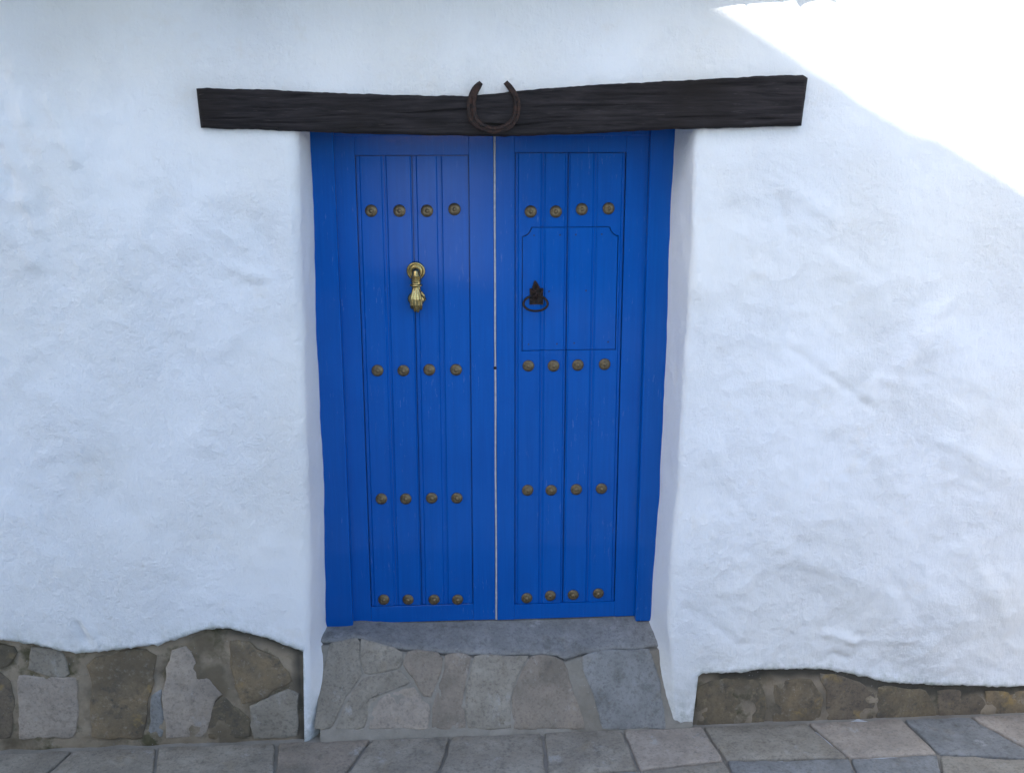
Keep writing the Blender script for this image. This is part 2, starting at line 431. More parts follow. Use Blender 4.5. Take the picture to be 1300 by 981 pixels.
    for ci in range(len(cols) - 1):
        for ri in range(len(vrows) - 1):
            q = [idx.get(p) for p in ((ci, ri), (ci + 1, ri), (ci + 1, ri + 1), (ci, ri + 1))]
            if None not in q and not all(c in clamped for c in q): faces.append(q)
    # the broken lower edge returns into the wall
    prev = None
    for ci in range(len(cols)):
        if cols[ci][0] == 'M': prev = None; continue
        v = idx[ci, 0]
        if cols[ci][0] in 'LR' or (cols[ci][0] == 'l' and lbot[cols[ci][1]] < PLX_L + .006):
            x, y, z = verts[v]; verts.append((x, y + .06, z + .004)); moss.append(moss[v]); reflected_glow.append(0)
            nv = len(verts) - 1
            if prev: faces.append([v, prev[0], prev[1], nv])
            prev = (v, nv)
        else: prev = None
    me = bpy.data.meshes.new('plaster'); me.from_pydata(verts, [], faces)
    for nm, dat in (('moss', moss), ('reflected_glow', reflected_glow)):
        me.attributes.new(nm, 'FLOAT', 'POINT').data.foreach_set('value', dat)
    me.polygons.foreach_set('use_smooth', [True] * len(me.polygons)); me.update()
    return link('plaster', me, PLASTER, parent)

def sheet(name, fn, nu, nv, mat, parent, darkening=None):
    verts = [tuple(fn(i / nu, j / nv)) for j in range(nv + 1) for i in range(nu + 1)]
    faces = [(j * (nu + 1) + i, j * (nu + 1) + i + 1, (j + 1) * (nu + 1) + i + 1, (j + 1) * (nu + 1) + i) for j in range(nv) for i in range(nu)]
    me = bpy.data.meshes.new(name); me.from_pydata(verts, [], faces)
    if darkening: me.attributes.new('darkening', 'FLOAT', 'POINT').data.foreach_set('value', [darkening(*v) for v in verts])
    me.polygons.foreach_set('use_smooth', [True] * len(me.polygons)); me.update()
    return link(name, me, mat, parent, (0, 0, 0))

def stone(name, pts, O, U, V, N, H, mat, parent, seed=0, gap=.004, dome=1.0, jag=.007):
    """one stone: outline pts are (u, v) metres on the face O + u U + v V, raised H along N with a rough rounded top"""
    rnd = random.Random(seed)
    P = [Vector(p) for p in pts]
    area = sum(a.x * b.y - b.x * a.y for a, b in zip(P, P[1:] + P[:1]))
    if area < 0: P.reverse()
    out = []
    for a, b in zip(P, P[1:] + P[:1]):
        k = max(1, int((b - a).length / .026))
        for i in range(k):
            q = a.lerp(b, i / k)
            n = Vector((q.x * 24, q.y * 24, seed * 3.1))
            out.append(q + Vector((noise.noise(n), noise.noise(n + Vector((7, 7, 7))))) * jag)
    # soften the corners
    out = [out[i] * .76 + out[i - 1] * .12 + out[(i + 1) % len(out)] * .12 for i in range(len(out))]
    c = sum(out, Vector((0, 0))) / len(out)
    size = math.sqrt(abs(area) / 2)
    def shrink(q, d):
        r = q - c; l = max(r.length, 1e-4); return c + r * max(0, (l - d) / l)
    bm = bmesh.new(); rings = []
    for d, h in ((gap, -.5), (gap, .35), (gap + .003, .8), (gap + .009, .96), (gap + size * .22, 1.0 + .12 * dome)):
        ring = []
        for q in out:
            s = shrink(q, d)
            z = h * H
            if h > .3: z += H * .35 * noise.noise(Vector((s.x * 16, s.y * 16, seed))) + .0015 * noise.noise(Vector((s.x * 50, s.y * 50, seed)))
            ring.append(bm.verts.new(O + U * s.x + V * s.y + N * z))
        rings.append(ring)
    n = len(out)
    for a, b in zip(rings, rings[1:]):
        for i in range(n): bm.faces.new((a[i], a[(i + 1) % n], b[(i + 1) % n], b[i]))
    top = bm.verts.new(O + U * c.x + V * c.y + N * H * (1.05 + .15 * dome))
    for i in range(n): bm.faces.new((rings[-1][i], rings[-1][(i + 1) % n], top))
    o3 = O + U * c.x + V * c.y
    return obj(name, bm, mat, parent, True, origin=o3)

wall = thing('house_wall', 'thick whitewashed house wall with rough plaster and bare rubble stones along its base', 'wall', (0, 0, 0))
build_plaster(wall)

XA, YA, ZA, NEG_Y = Vector((1, 0, 0)), Vector((0, 1, 0)), Vector((0, 0, 1)), Vector((0, -1, 0))
PL_Y = .020
def darken_plinth(x, y, z):  # mortar darker below the plaster edge, beside the doorway and in patches
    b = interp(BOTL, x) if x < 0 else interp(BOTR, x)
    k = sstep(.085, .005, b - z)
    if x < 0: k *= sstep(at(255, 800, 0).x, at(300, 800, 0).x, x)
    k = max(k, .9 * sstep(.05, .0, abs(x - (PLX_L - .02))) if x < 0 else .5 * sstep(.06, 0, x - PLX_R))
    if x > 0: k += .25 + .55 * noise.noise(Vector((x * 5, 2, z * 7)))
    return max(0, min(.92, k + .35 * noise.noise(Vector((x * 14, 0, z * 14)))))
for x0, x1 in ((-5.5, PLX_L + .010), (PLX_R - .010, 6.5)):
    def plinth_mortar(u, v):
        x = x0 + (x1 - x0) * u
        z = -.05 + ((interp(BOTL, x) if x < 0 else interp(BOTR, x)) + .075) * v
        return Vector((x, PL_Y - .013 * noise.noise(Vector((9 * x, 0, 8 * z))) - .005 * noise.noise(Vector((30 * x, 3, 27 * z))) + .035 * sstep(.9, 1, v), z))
    sheet('mortar', plinth_mortar, 300, 34, MORTAR, wall, darken_plinth)
def plinth_stone(px, mat, H=.020, seed=0, gap=-.006):
    H *= .42
    pts = [(at(x, y, PL_Y).x, at(x, y, PL_Y).z) for x, y in px]
    return stone('stone', pts, Vector((0, PL_Y, 0)), XA, ZA, NEG_Y, H, mat, wall, seed, gap, 1.0, .015)
for i, (px, m, H) in enumerate([
    ([(-60, 812), (0, 816), (17, 820), (21, 828), (13, 842), (0, 848), (-60, 850)], OCHRE, .020),
    ([(-60, 856), (0, 853), (12, 864), (18, 888), (14, 934), (-60, 936)], DARKROCK, .018),
    ([(40, 822), (76, 825), (84, 842), (90, 853), (80, 858), (36, 850)], GREY, .016),
    ([(24, 858), (52, 860), (94, 861), (99, 890), (94, 934), (26, 936)], LAVENDER, .014),
    ([(110, 846), (122, 836), (150, 828), (185, 824), (199, 830), (193, 858), (187, 893), (184, 934), (118, 936), (119, 868)], BROWN, .022),
    ([(213, 848), (218, 828), (236, 820), (246, 838), (264, 862), (282, 880), (270, 890), (258, 934), (212, 936), (208, 878)], LAVENDER, .016),
    ([(291, 813), (318, 815), (326, 824), (350, 834), (367, 850), (371, 862), (352, 874), (330, 886), (308, 892), (300, 870), (296, 842)], BROWN, .024),
    ([(318, 896), (352, 880), (366, 874), (378, 884), (376, 934), (322, 936)], GREY, .016),
    ([(193, 884), (205, 874), (207, 934), (190, 934)], SLATE, .012),
    ([(268, 896), (284, 884), (300, 896), (314, 912), (316, 934), (264, 936)], OCHRE, .012),
    ([(886, 872), (905, 864), (950, 862), (966, 868), (972, 886), (966, 934), (886, 936)], OCHRE, .009),
    ([(984, 868), (1006, 862), (1030, 864), (1042, 882), (1040, 934), (982, 936), (982, 882)], BROWN, .008),
    ([(1038, 856), (1060, 856), (1084, 864), (1108, 878), (1106, 934), (1052, 936), (1050, 878)], DARKROCK, .010),
    ([(1114, 872), (1150, 874), (1176, 877), (1188, 906), (1182, 934), (1114, 936)], OCHRE, .008),
    ([(1190, 876), (1236, 876), (1250, 892), (1244, 934), (1196, 936)], DARKROCK, .008),
    ([(1252, 877), (1310, 877), (1360, 880), (1360, 936), (1256, 936)], BROWN, .008),
    ([(1366, 880), (1420, 880), (1450, 900), (1446, 936), (1368, 936)], GREY, .016), ([(-160, 815), (-68, 812), (-66, 860), (-160, 864)], GREY, .016), ([(-160, 870), (-66, 866), (-64, 934), (-160, 936)], BROWN, .016),
]): plinth_stone(px, m, H, i + 1)

# eave of the house: boarded overhang carrying a row of clay tiles (above the picture; it shades the top of the wall)
TILE = plain_mat('clay_tile', (.26, .11, .06), (.36, .19, .11), .85, 6, .004)
EZ, EO = 3.318, .43
def eave_dz(x): return max(-.05, min(.06, .08 * (x - .65)))          # the old roof edge sags a little
bm = bmesh.new(); pr = None
for x in (-5.5, .03, .65, 1.4, 6.5):
    d = eave_dz(x)
    ring = [bm.verts.new((x, y, z + d)) for y, z in ((.38, EZ + .125), (-.385, EZ - .065), (-.385, EZ - .045), (.38, EZ + .145))]
    if pr:
        for j in range(4): bm.faces.new((pr[j], pr[(j + 1) % 4], ring[(j + 1) % 4], ring[j]))
    else: bm.faces.new(ring)
    pr = ring
bm.faces.new(list(reversed(pr)))
obj('eave_board', bm, plain_mat('eave_plank', (.10, .07, .05), (.16, .11, .07), .8, 4), wall)
bm = bmesh.new()
for i in range(9):
    a0, a1 = math.pi * i / 8, 0
half = [(math.cos(math.pi * i / 8) * .085, math.sin(math.pi * i / 8) * .032) for i in range(9)]
rows = [[bm.verts.new((x * (1 - .12 * t), -t * .62 + .0, z + .25 * 0 + t * 0)) for x, z in half] for t in (0, 1)]
for j in range(8): bm.faces.new((rows[0][j], rows[0][j + 1], rows[1][j + 1], rows[1][j]))
bmesh.ops.solidify(bm, geom=bm.faces[:], thickness=.012)
tile_me = bpy.data.meshes.new('roof_tile'); bm.to_mesh(tile_me); bm.free()
k = 0
x = -5.4
while x < 6.4:
    t = link('roof_tile', tile_me, TILE, wall, (x, .2 + .025 * random.uniform(-1, 1), EZ + .085 + eave_dz(x)), (rad(14), 0, rad(random.uniform(-2, 2))))
    x += .185
box_bm = newbox((-5.5, .02, 3.50), (6.5, .40, 3.9))
obj('upper_wall', box_bm, PLASTER, wall)
obj('inner_wall', newbox((-1.4, .9, -.1), (1.9, 1.0, 3.0)), PLASTER, wall)

# ------------------------------------------------------------------ lintel and horseshoe
LT = [(248, 112), (330, 113.5), (400, 117), (450, 119), (520, 121), (590, 122), (640, 118), (665, 114.5), (760, 107.5), (870, 102), (960, 97), (1005, 95), (1021, 95), (1027, 99)]
LB = [(254, 163), (330, 165), (395, 168), (450, 170), (560, 172.5), (640, 173.5), (700, 172), (740, 170.5), (800, 167), (850, 165), (940, 162.5), (1019, 160)]
LY = -.032
lintel = thing('lintel', 'long dark weathered timber lintel, slightly bowed, set over the blue doorway', 'lintel', at(640, 145, LY))
def lintel_mesh():
    n, m = 240, 56
    LTm = [(at(x, y, LY).x, at(x, y, LY).z) for x, y in LT]; LBm = [(at(x, y, LY).x, at(x, y, LY).z) for x, y in LB]
    bm = bmesh.new(); grid = []
    for i in range(n + 1):
        t = i / n; col = []
        xt = LTm[0][0] + (LTm[-1][0] - LTm[0][0]) * t; xb = LBm[0][0] + (LBm[-1][0] - LBm[0][0]) * t
        zt = interp(LTm, xt); zb = interp(LBm, xb)
        zt += .003 * noise.noise(Vector((xt * 14, 0, 0))) + .002 * noise.noise(Vector((xt * 45, 0, 0)))
        zb += .003 * noise.noise(Vector((xb * 11, 5, 0))) + .0015 * noise.noise(Vector((xb * 40, 9, 0)))
        for j in range(m + 1):
            s = j / m
            x = xb + (xt - xb) * s; z = zb + (zt - zb) * s
            ed = min(s, 1 - s) * (zt - zb); ex = min(t, 1 - t) * 2.26
            e = min(ed, ex)
            y = LY + .014 * max(0, 1 - e / .014) ** 2
            y += .003 * noise.noise(Vector((x * 1.6, 0, z * 9))) + .0022 * noise.noise(Vector((x * 3, 2, z * 45)))
            # drying cracks along the grain
            for cx, cz, ln, dp in ((-.75, 2.56, .12, .006), (.1, 2.585, .3, .004), (.45, 2.56, .25, .005), (1.2, 2.56, .18, .006), (-.35, 2.57, .28, .004), (.25, 2.540, .25, .010), (-.05, 2.585, .22, .006), (-.55, 2.545, .35, .005), (.55, 2.605, .30, .006), (.95, 2.565, .28, .006), (.75, 2.645, .2, .004), (-.2, 2.525, .3, .004), (1.1, 2.685, .2, .005), (-.62, 2.595, .2, .004)):
                zz = cz + .010 * noise.noise(Vector((x * 5, cx, 0))) + (x - cx) * .02
                q = abs(x - cx) / ln
                if q < 1: y += 1.25 * dp * (1 - q) * math.exp(-((z - zz) / .0032) ** 2)
            col.append(bm.verts.new((x, y, z)))
        grid.append(col)
    for i in range(n):
        for j in range(m): bm.faces.new((grid[i][j], grid[i + 1][j], grid[i + 1][j + 1], grid[i][j + 1]))
    ring = [grid[i][0] for i in range(n + 1)] + [grid[n][j] for j in range(1, m + 1)] + [grid[i][m] for i in range(n - 1, -1, -1)] + [grid[0][j] for j in range(m - 1, 0, -1)]
    back = [bm.verts.new((v.co.x, .262, v.co.z)) for v in ring]
    L = len(ring)
    for i in range(L): bm.faces.new((ring[i], ring[(i + 1) % L], back[(i + 1) % L], back[i]))
    bm.faces.new(back)
    return bm
obj('beam', lintel_mesh(), WOOD, lintel, True)
HX = lambda X, Y: (570 + X / 10.833, 90 + Y / 10.833)
HO = [(420, 140), (360, 180), (310, 240), (275, 320), (255, 400), (245, 500), (248, 600), (270, 680), (320, 750), (390, 800), (480, 840), (560, 860), (630, 865), (720, 855), (800, 830), (880, 780), (940, 700), (975, 600), (988, 500), (975, 400), (950, 330), (910, 260), (860, 190), (800, 135)]
HI = [(465, 185), (440, 240), (405, 300), (385, 360), (372, 440), (370, 520), (385, 600), (420, 670), (480, 720), (560, 755), (620, 768), (680, 760), (760, 730), (830, 680), (870, 620), (890, 540), (893, 450), (885, 380), (860, 330), (810, 260), (750, 180)]
def resample(P, n):
    P = [Vector(p) for p in P]; L = [0]
    for a, b in zip(P, P[1:]): L.append(L[-1] + (b - a).length)
    out = []
    for i in range(n):
        s = L[-1] * i / (n - 1); k = 0
        while k < len(P) - 2 and L[k + 1] < s: k += 1
        out.append(P[k].lerp(P[k + 1], (s - L[k]) / (L[k + 1] - L[k])))
    return out
SHOE_Y = LY - .006
shoe = thing('horseshoe', 'old rusty iron horseshoe hung open end up on the middle of the dark lintel', 'horseshoe', at(627, 135, SHOE_Y))
def shoe_pts(n):
    o = [at(*HX(*p), SHOE_Y) for p in resample(HO, n)]; i = [at(*HX(*p), SHOE_Y) for p in resample(HI, n)]
    return o, i
bm = bmesh.new(); o_, i_ = shoe_pts(46); prev = None
for k in range(46):
    a, b = o_[k], i_[k]
    crease = .0035 if 6 < k < 39 else 0.0
    sec = [(a, .006), (a, -.004), (a.lerp(b, .12), -.0065), (a.lerp(b, .36), -.0075), (a.lerp(b, .42), -.0075 + crease), (a.lerp(b, .54), -.0075 + crease), (a.lerp(b, .60), -.0075), (a.lerp(b, .88), -.0065), (b, -.003), (b, .006)]
    ring = [bm.verts.new(p + Vector((0, d + .0008 * noise.noise(p * 60), 0))) for p, d in sec]
    if prev:
        for j in range(len(ring)): bm.faces.new((prev[j], prev[(j + 1) % len(ring)], ring[(j + 1) % len(ring)], ring[j]))
    else: bm.faces.new(ring)
    prev = ring
bm.faces.new(list(reversed(prev)))
obj('shoe', bm, RUST, shoe, False)
bm = bmesh.new(); lathe(bm, [(0, -.004), (.0042, -.004), (.0042, .0035), (.0028, .005), (0, .005)], 8, Matrix.Rotation(rad(90), 4, 'X'))
nail_me = bpy.data.meshes.new('nail'); bm.to_mesh(nail_me); bm.free()
DARK = metal_mat('black_nail_iron', (.004, .003, .003), (.010, .007, .006), .8, .2)
for X, Y in ((300, 470), (343, 635), (437, 757), (935, 430), (932, 605), (850, 730)):
    p = at(*HX(X, Y), SHOE_Y); link('nail', nail_me, DARK, shoe, p + Vector((0, -.0035, 0)))

# ------------------------------------------------------------------ doorway step
stepO = Vector((0, .12, .335)); stepV = Vector((0, .14, .335)).normalized(); stepN = Vector((0, -.335, .14)).normalized()
silO = Vector((0, .30, .398)); silN = Vector((0, -.063, .18)).normalized()
step = thing('doorstep', 'worn stone doorstep of irregular flagstones under a cracked concrete sill below the blue door', 'doorstep', (.2, .05, 0))
SEDGE = [(395, 813), (416, 812), (430, 812), (455, 807), (482, 815), (500, 820), (530, 823), (560, 826), (600, 828), (640, 829), (690, 828), (706, 829), (718, 834), (735, 828), (755, 825), (780, 821), (800, 822), (840, 816)]
SE = [at_plane(x, y, stepO, stepN) for x, y in SEDGE]
SEy = [(p.x, p.y) for p in SE]; SEz = [(p.x, p.z) for p in SE]; SEv = [(p.x, (p - stepO).dot(stepV)) for p in SE]
def sill_pt(u, v):
    x = -.66 + 1.8 * u
    wob = .004 * noise.noise(Vector((x * 28, 0, 0)))
    E = Vector((x, interp(SEy, x), interp(SEz, x))) + stepV * wob
    if v < .8:
        t = v / .8; Bk = Vector((x, .36, .412 + .006 * noise.noise(Vector((x * 3, 0, 0)))))
        p = Bk.lerp(E, t); p.z += .003 * noise.noise(Vector((x * 6, p.y * 12, 0))) + .002 * noise.noise(Vector((x * 22, p.y * 30, 0))) - .008 * sstep(.93, 1, t)
    else:
        t = (v - .8) / .2; p = E + Vector((0, .012 * t, -.008 - .022 * t))
    return p
sheet('sill', sill_pt, 220, 30, CONCRETE, step)
def step_mortar(u, v):
    x = -.55 + 1.6 * u; vt = interp(SEv, x) - .006
    w = -.42 + (vt + .42) * v
    return stepO + XA * x + stepV * w + stepN * (.0018 - .034 * sstep(.020, .005, vt - w) + .003 * noise.noise(Vector((x * 10, w * 13, 0))) + .0025 * noise.noise(Vector((x * 38, w * 40, 0))))
sheet('mortar', step_mortar, 260, 80, STEPMORTAR, step)
def flag(px, mat, H=.008, seed=0, gap=.0004):
    H *= .42; pts = []
    for x, y in px:
        p = at_plane(x, y, stepO, stepN) - stepO; pts.append((p.x, p.dot(stepV)))
    return stone('flagstone', pts, stepO, XA, stepV, stepN, H, mat, step, seed, gap, .4)
for i, (px, m, H) in enumerate([
    ([(419, 815), (430, 813), (455, 808), (457, 815), (455, 835), (461, 855), (452, 868), (440, 884), (420, 925), (398, 925), (404, 886), (410, 850)], GREY, .012),
    ([(457.6, 809), (482, 816), (500, 821), (514, 827), (512, 840), (508, 848), (480, 855), (462.5, 856), (456, 836)], GREY, .013),
    ([(463, 858.5), (480, 856), (508, 849), (523, 866), (516, 869), (490, 874), (480, 884), (470, 896), (462, 925), (424, 925), (442, 886), (453.5, 868)], GREY, .010),
    ([(516, 826), (530, 824), (556, 827), (563, 835), (560, 855), (548, 885), (538, 884), (524, 862), (510, 842)], ROSE, .013),
    ([(484, 886), (494, 878), (518, 873), (526, 870), (538, 888), (546, 892), (544, 925), (466, 925), (474, 898)], LAVENDER, .009),
    ([(564.5, 829), (600, 830), (597, 845), (591, 862), (588, 890), (592, 925), (547, 925), (549, 892), (562, 858), (565, 838)], ROSE, .010),
    ([(602, 831), (640, 831), (672, 831.5), (661, 850), (651, 872), (647, 892), (650, 925), (594, 925), (590, 892), (593, 864), (599, 846)], GREY, .011),
    ([(674, 832), (690, 831), (706, 832), (716, 838), (721, 850), (725, 868), (734, 892), (744, 925), (652, 925), (649, 892), (653, 872), (663, 850)], ROSE, .013),
    ([(738, 831), (755, 827), (780, 823), (800, 824), (825, 821), (833, 845), (837, 861), (842, 892), (846, 925), (764, 925), (756, 892), (748, 868), (739, 850)], SLATE, .013),
]): flag(px, m, H, i + 60)

# ------------------------------------------------------------------ door frame
frame = thing('door_frame', None, None, (.2, JAMB_Y, SILL)); frame.parent = wall
def jamb(x0, x1, ztop, zbot, side):
    bm = newbox((x0, JAMB_Y, zbot), (x1, DOOR_Y - .002, ztop), .006)
    return obj('jamb', bm, BLUE_JAMB, frame, False)
JL1 = (at(426, 200, JAMB_Y).x + at(446, 780, JAMB_Y).x) / 2; JR0 = (at(829, 200, JAMB_Y).x + at(804, 770, JAMB_Y).x) / 2
jamb(-.56, JL1, 2.60, at(432, 799, JAMB_Y).z, -1)
jamb(JR0, 1.06, 2.60, at(814, 788.5, JAMB_Y).z, 1)
HEADZ = at(627, 171, DOOR_Y).z
obj('head_rail', newbox((JL1 + .001, JAMB_Y + .014, HEADZ - .004), (JR0 - .001, DOOR_Y - .002, 2.6), .004), BLUE_JAMB, frame)

# ------------------------------------------------------------------ door leaves
def X2(a, b): return (at(a, 270, DOOR_Y).x + at(b, 760, DOOR_Y).x) / 2
PANEL_D = .003                                                # planks lie this far behind the stiles
def profile_cuts(x0, x1, lb, rb):
    """breakpoints (x, depth) across a plank: flat face, sloping shoulder, sunk bead"""
    c = [(x0, .0048 if lb else .003), (x0 + lb, .0048 if lb else .0), (x0 + lb + .0045, 0), (x1 - rb - .0045, 0), (x1 - rb, .0048 if rb else .0), (x1, .0048 if rb else .003)]
    return c
def plank(parent, poly, x0, x1, lb, rb, mat, yf, th=.018, name='plank'):
    """board cut to outline poly (x, z); its face follows the moulded cross-section"""
    bm = bmesh.new()
    f = bm.faces.new([bm.verts.new((x, 0, z)) for x, z in poly])
    cuts = profile_cuts(x0, x1, lb, rb)
    for cx, _ in cuts[1:-1]:
        bmesh.ops.bisect_plane(bm, geom=bm.verts[:] + bm.edges[:] + bm.faces[:], dist=1e-6, plane_co=(cx, 0, 0), plane_no=(1, 0, 0))
    faces = bm.faces[:]
    r = bmesh.ops.extrude_face_region(bm, geom=faces)
    nv = [g for g in r['geom'] if isinstance(g, bmesh.types.BMVert)]; ns = set(nv)
    for v in bm.verts:
        v.co.y = yf + th if v in ns else yf + interp(cuts, v.co.x)
    o = obj(name, bm, mat, parent)
    return o
def rect(x0, x1, z0, z1): return [(x0, z0), (x1, z0), (x1, z1), (x0, z1)]
zt_top = HEADZ + .03
zb_L = at(530, 789, DOOR_Y).z; zb_R = at(720, 784, DOOR_Y).z
# studs, shared mesh
bm = bmesh.new()
lathe(bm, [(0, .0), (.0245, 0), (.0250, .0025), (.0232, .0052), (.0195, .0078), (.0140, .0106), (.0120, .0108), (.0108, .0098), (.0078, .0112), (.0066, .0145), (.0040, .0164), (0, .017)], 22, Matrix.Rotation(rad(90), 4, 'X'))
for f in bm.faces: f.smooth = True
stud_me = bpy.data.meshes.new('stud'); bmesh.ops.recalc_face_normals(bm, faces=bm.faces); bm.to_mesh(stud_me); bm.free()
SCREW = metal_mat('painted_screw', (.002, .02, .10), (.004, .03, .14), .5, 0)
bm = bmesh.new(); lathe(bm, [(0, 0), (.0042, 0), (.0034, .0012), (0, .0004)], 8, Matrix.Rotation(rad(90), 4, 'X'))
screw_me = bpy.data.meshes.new('screw'); bmesh.ops.recalc_face_normals(bm, faces=bm.faces); bm.to_mesh(screw_me); bm.free()

def leaf(root, xo, xs0, cuts, xs1, xc, ztr, zbr, zb, left):
    """xo outer edge, xs0..xs1 panel, xc meeting edge; ztr/zbr panel top and bottom; cuts = plank joints"""
    lo, hi = (xo, xc) if left else (xc, xo)
    p0, p1 = (xs0, xs1)
    yb = DOOR_Y + .045
    obj('stile', newbox((lo, DOOR_Y, zb), (p0 - .0015, yb, zt_top), .0015), BLUE, root)
    obj('stile', newbox((p1 + .0015, DOOR_Y, zb), (hi, yb, zt_top), .0015), BLUE, root)
    obj('top_rail', newbox((p0 - .0012, DOOR_Y + .0006, ztr + .0015), (p1 + .0012, yb, zt_top - .001), .0012), BLUE, root)
    obj('bottom_rail', newbox((p0 - .0012, DOOR_Y + .0006, zb + .001), (p1 + .0012, yb, zbr - .0012), .0012), BLUE, root)
    obj('back_board', newbox((lo + .004, DOOR_Y + .026, zb + .004), (hi - .004, DOOR_Y + .044, zt_top - .006)), BLUE, root)

# left leaf
lx = dict(o=JL1 - .02, s0=X2(453, 471.5), c1=X2(489, 503), c2=X2(525.5, 534.5), c3=X2(560.5, 567.5), s1=X2(596, 600), c=X2(626.0, 629.3))
left_leaf = thing('door_leaf', 'left-hand blue plank door leaf with the brass hand knocker', 'door', (JL1 - .02, DOOR_Y, zb_L))
zL1, zL0 = at(525, 197.5, DOOR_Y).z, at(535, 768, DOOR_Y).z
leaf(left_leaf, lx['o'], lx['s0'], None, lx['s1'], lx['c'], zL1, zL0, zb_L, True)
yf = DOOR_Y + PANEL_D
edges = [lx['s0'], lx['c1'], lx['c2'], lx['c3'], lx['s1']]
gaps = [.0028, .0004, .0024, .0004, .0024]
beads = [(.011, .007), (.007, .002), (.013, .013), (.003, .0)]
for i in range(4):
    a, b = edges[i] + gaps[i], edges[i + 1] - gaps[i + 1]
    plank(left_leaf, rect(a, b, zL0 + .0012, zL1 - .0022), a, b, *beads[i], BLUE, yf + .0004 * i)
# pale bare edge where the leaves meet
bm = bmesh.new(); zz = [zb_L + (zt_top - zb_L) * i / 40 for i in range(41)]; pr = None
for z in zz:
    w = .0035 + .0012 * noise.noise(Vector((0, 0, z * 9))); dx = .0022 * noise.noise(Vector((4, 0, z * 2.2)))
    x = lx['c'] + .0045 + dx
    r_ = [bm.verts.new((x - w, DOOR_Y + .03, z)), bm.verts.new((x - w, DOOR_Y - .002, z)), bm.verts.new((x + w, DOOR_Y - .002, z)), bm.verts.new((x + w, DOOR_Y + .03, z))]
    if pr:
        for j in range(3): bm.faces.new((pr[j], pr[j + 1], r_[j + 1], r_[j]))
    pr = r_
obj('edge_strip', bm, STRIP, left_leaf)
bm = bmesh.new(); p = at(628.5, 467, DOOR_Y)
lathe(bm, [(0, 0), (.007, 0), (.006, .004), (0, .005)], 12, Matrix.Translation(p) @ Matrix.Rotation(rad(90), 4, 'X'))
obj('latch_pin', bm, IRON, left_leaf, True)

# right leaf with its wicket
rx = dict(s0=X2(656, 651.5), c1=X2(690.5, 685), c2=X2(722, 713.5), c3=X2(756, 745.5), s1=X2(795.5, 778), o=JR0 + .02, c=lx['c'] + .009)
right_leaf = thing('door_leaf', 'right-hand blue plank door leaf with a small wicket hatch and iron ring handle', 'door', (JR0 + .02, DOOR_Y, zb_R))
zR1, zR0 = at(725, 194, DOOR_Y).z, at(715, 765, DOOR_Y).z
leaf(right_leaf, rx['o'], rx['s0'], None, rx['s1'], rx['c'], zR1, zR0, zb_R, False)
wz1, wz0 = at(722, 288.5, DOOR_Y).z, at(720, 444.5, DOOR_Y).z
wxl = (at(663.5, 320, DOOR_Y).x + at(662.5, 440, DOOR_Y).x) / 2; wxr = (at(785, 310, DOOR_Y).x + at(781, 440, DOOR_Y).x) / 2
arcL, arcR, arcZ = .038, .036, .038
def outline(g):
    """hatch outline, counter-clockwise from bottom left, shrunk by g; scalloped top corners"""
    xl, xr, zl, zh = wxl + g, wxr - g, wz0 + g, wz1 - g
    pts = [(xl, zl), (xr, zl)]
    for i in range(7):
        pts.append((xr - arcR * (i / 6) - .006 * math.sin(math.pi * i / 6), zh - arcZ * (1 - i / 6) - .006 * math.sin(math.pi * i / 6)))
    for i in range(7):
        pts.append((xl + arcL * (1 - i / 6) + .006 * math.sin(math.pi * i / 6), zh - arcZ * (i / 6) - .006 * math.sin(math.pi * i / 6)))
    return pts
def clip_x(poly, x0, x1):
    """Sutherland-Hodgman against two vertical lines"""
    for lim, sgn in ((x0, 1), (x1, -1)):
        out = []
        for (ax, az), (bx, bz) in zip(poly, poly[1:] + poly[:1]):
            ia, ib = (ax - lim) * sgn >= 0, (bx - lim) * sgn >= 0
            if ia: out.append((ax, az))
            if ia != ib:
                t = (lim - ax) / (bx - ax); out.append((lim, az + (bz - az) * t))
        poly = out
    res = []
    for p in poly:
        if not res or math.hypot(p[0] - res[-1][0], p[1] - res[-1][1]) > 1e-5: res.append(p)
    if math.hypot(res[0][0] - res[-1][0], res[0][1] - res[-1][1]) < 1e-5: res.pop()
    return res
redges = [rx['s0'], rx['c1'], rx['c2'], rx['c3'], rx['s1']]
rgaps = [.0026, .0004, .0028, .0004, .0028]
rbeads = [(.009, .006), (.006, .006), (.003, .006), (.006, .009)]
hole = outline(-.0018); hatch = outline(.0016)
wicket = thing('wicket', None, None, (wxl, DOOR_Y, wz0)); wicket.parent = right_leaf; wicket.location = Vector((wxl, DOOR_Y, wz0)) - WLOC[right_leaf]
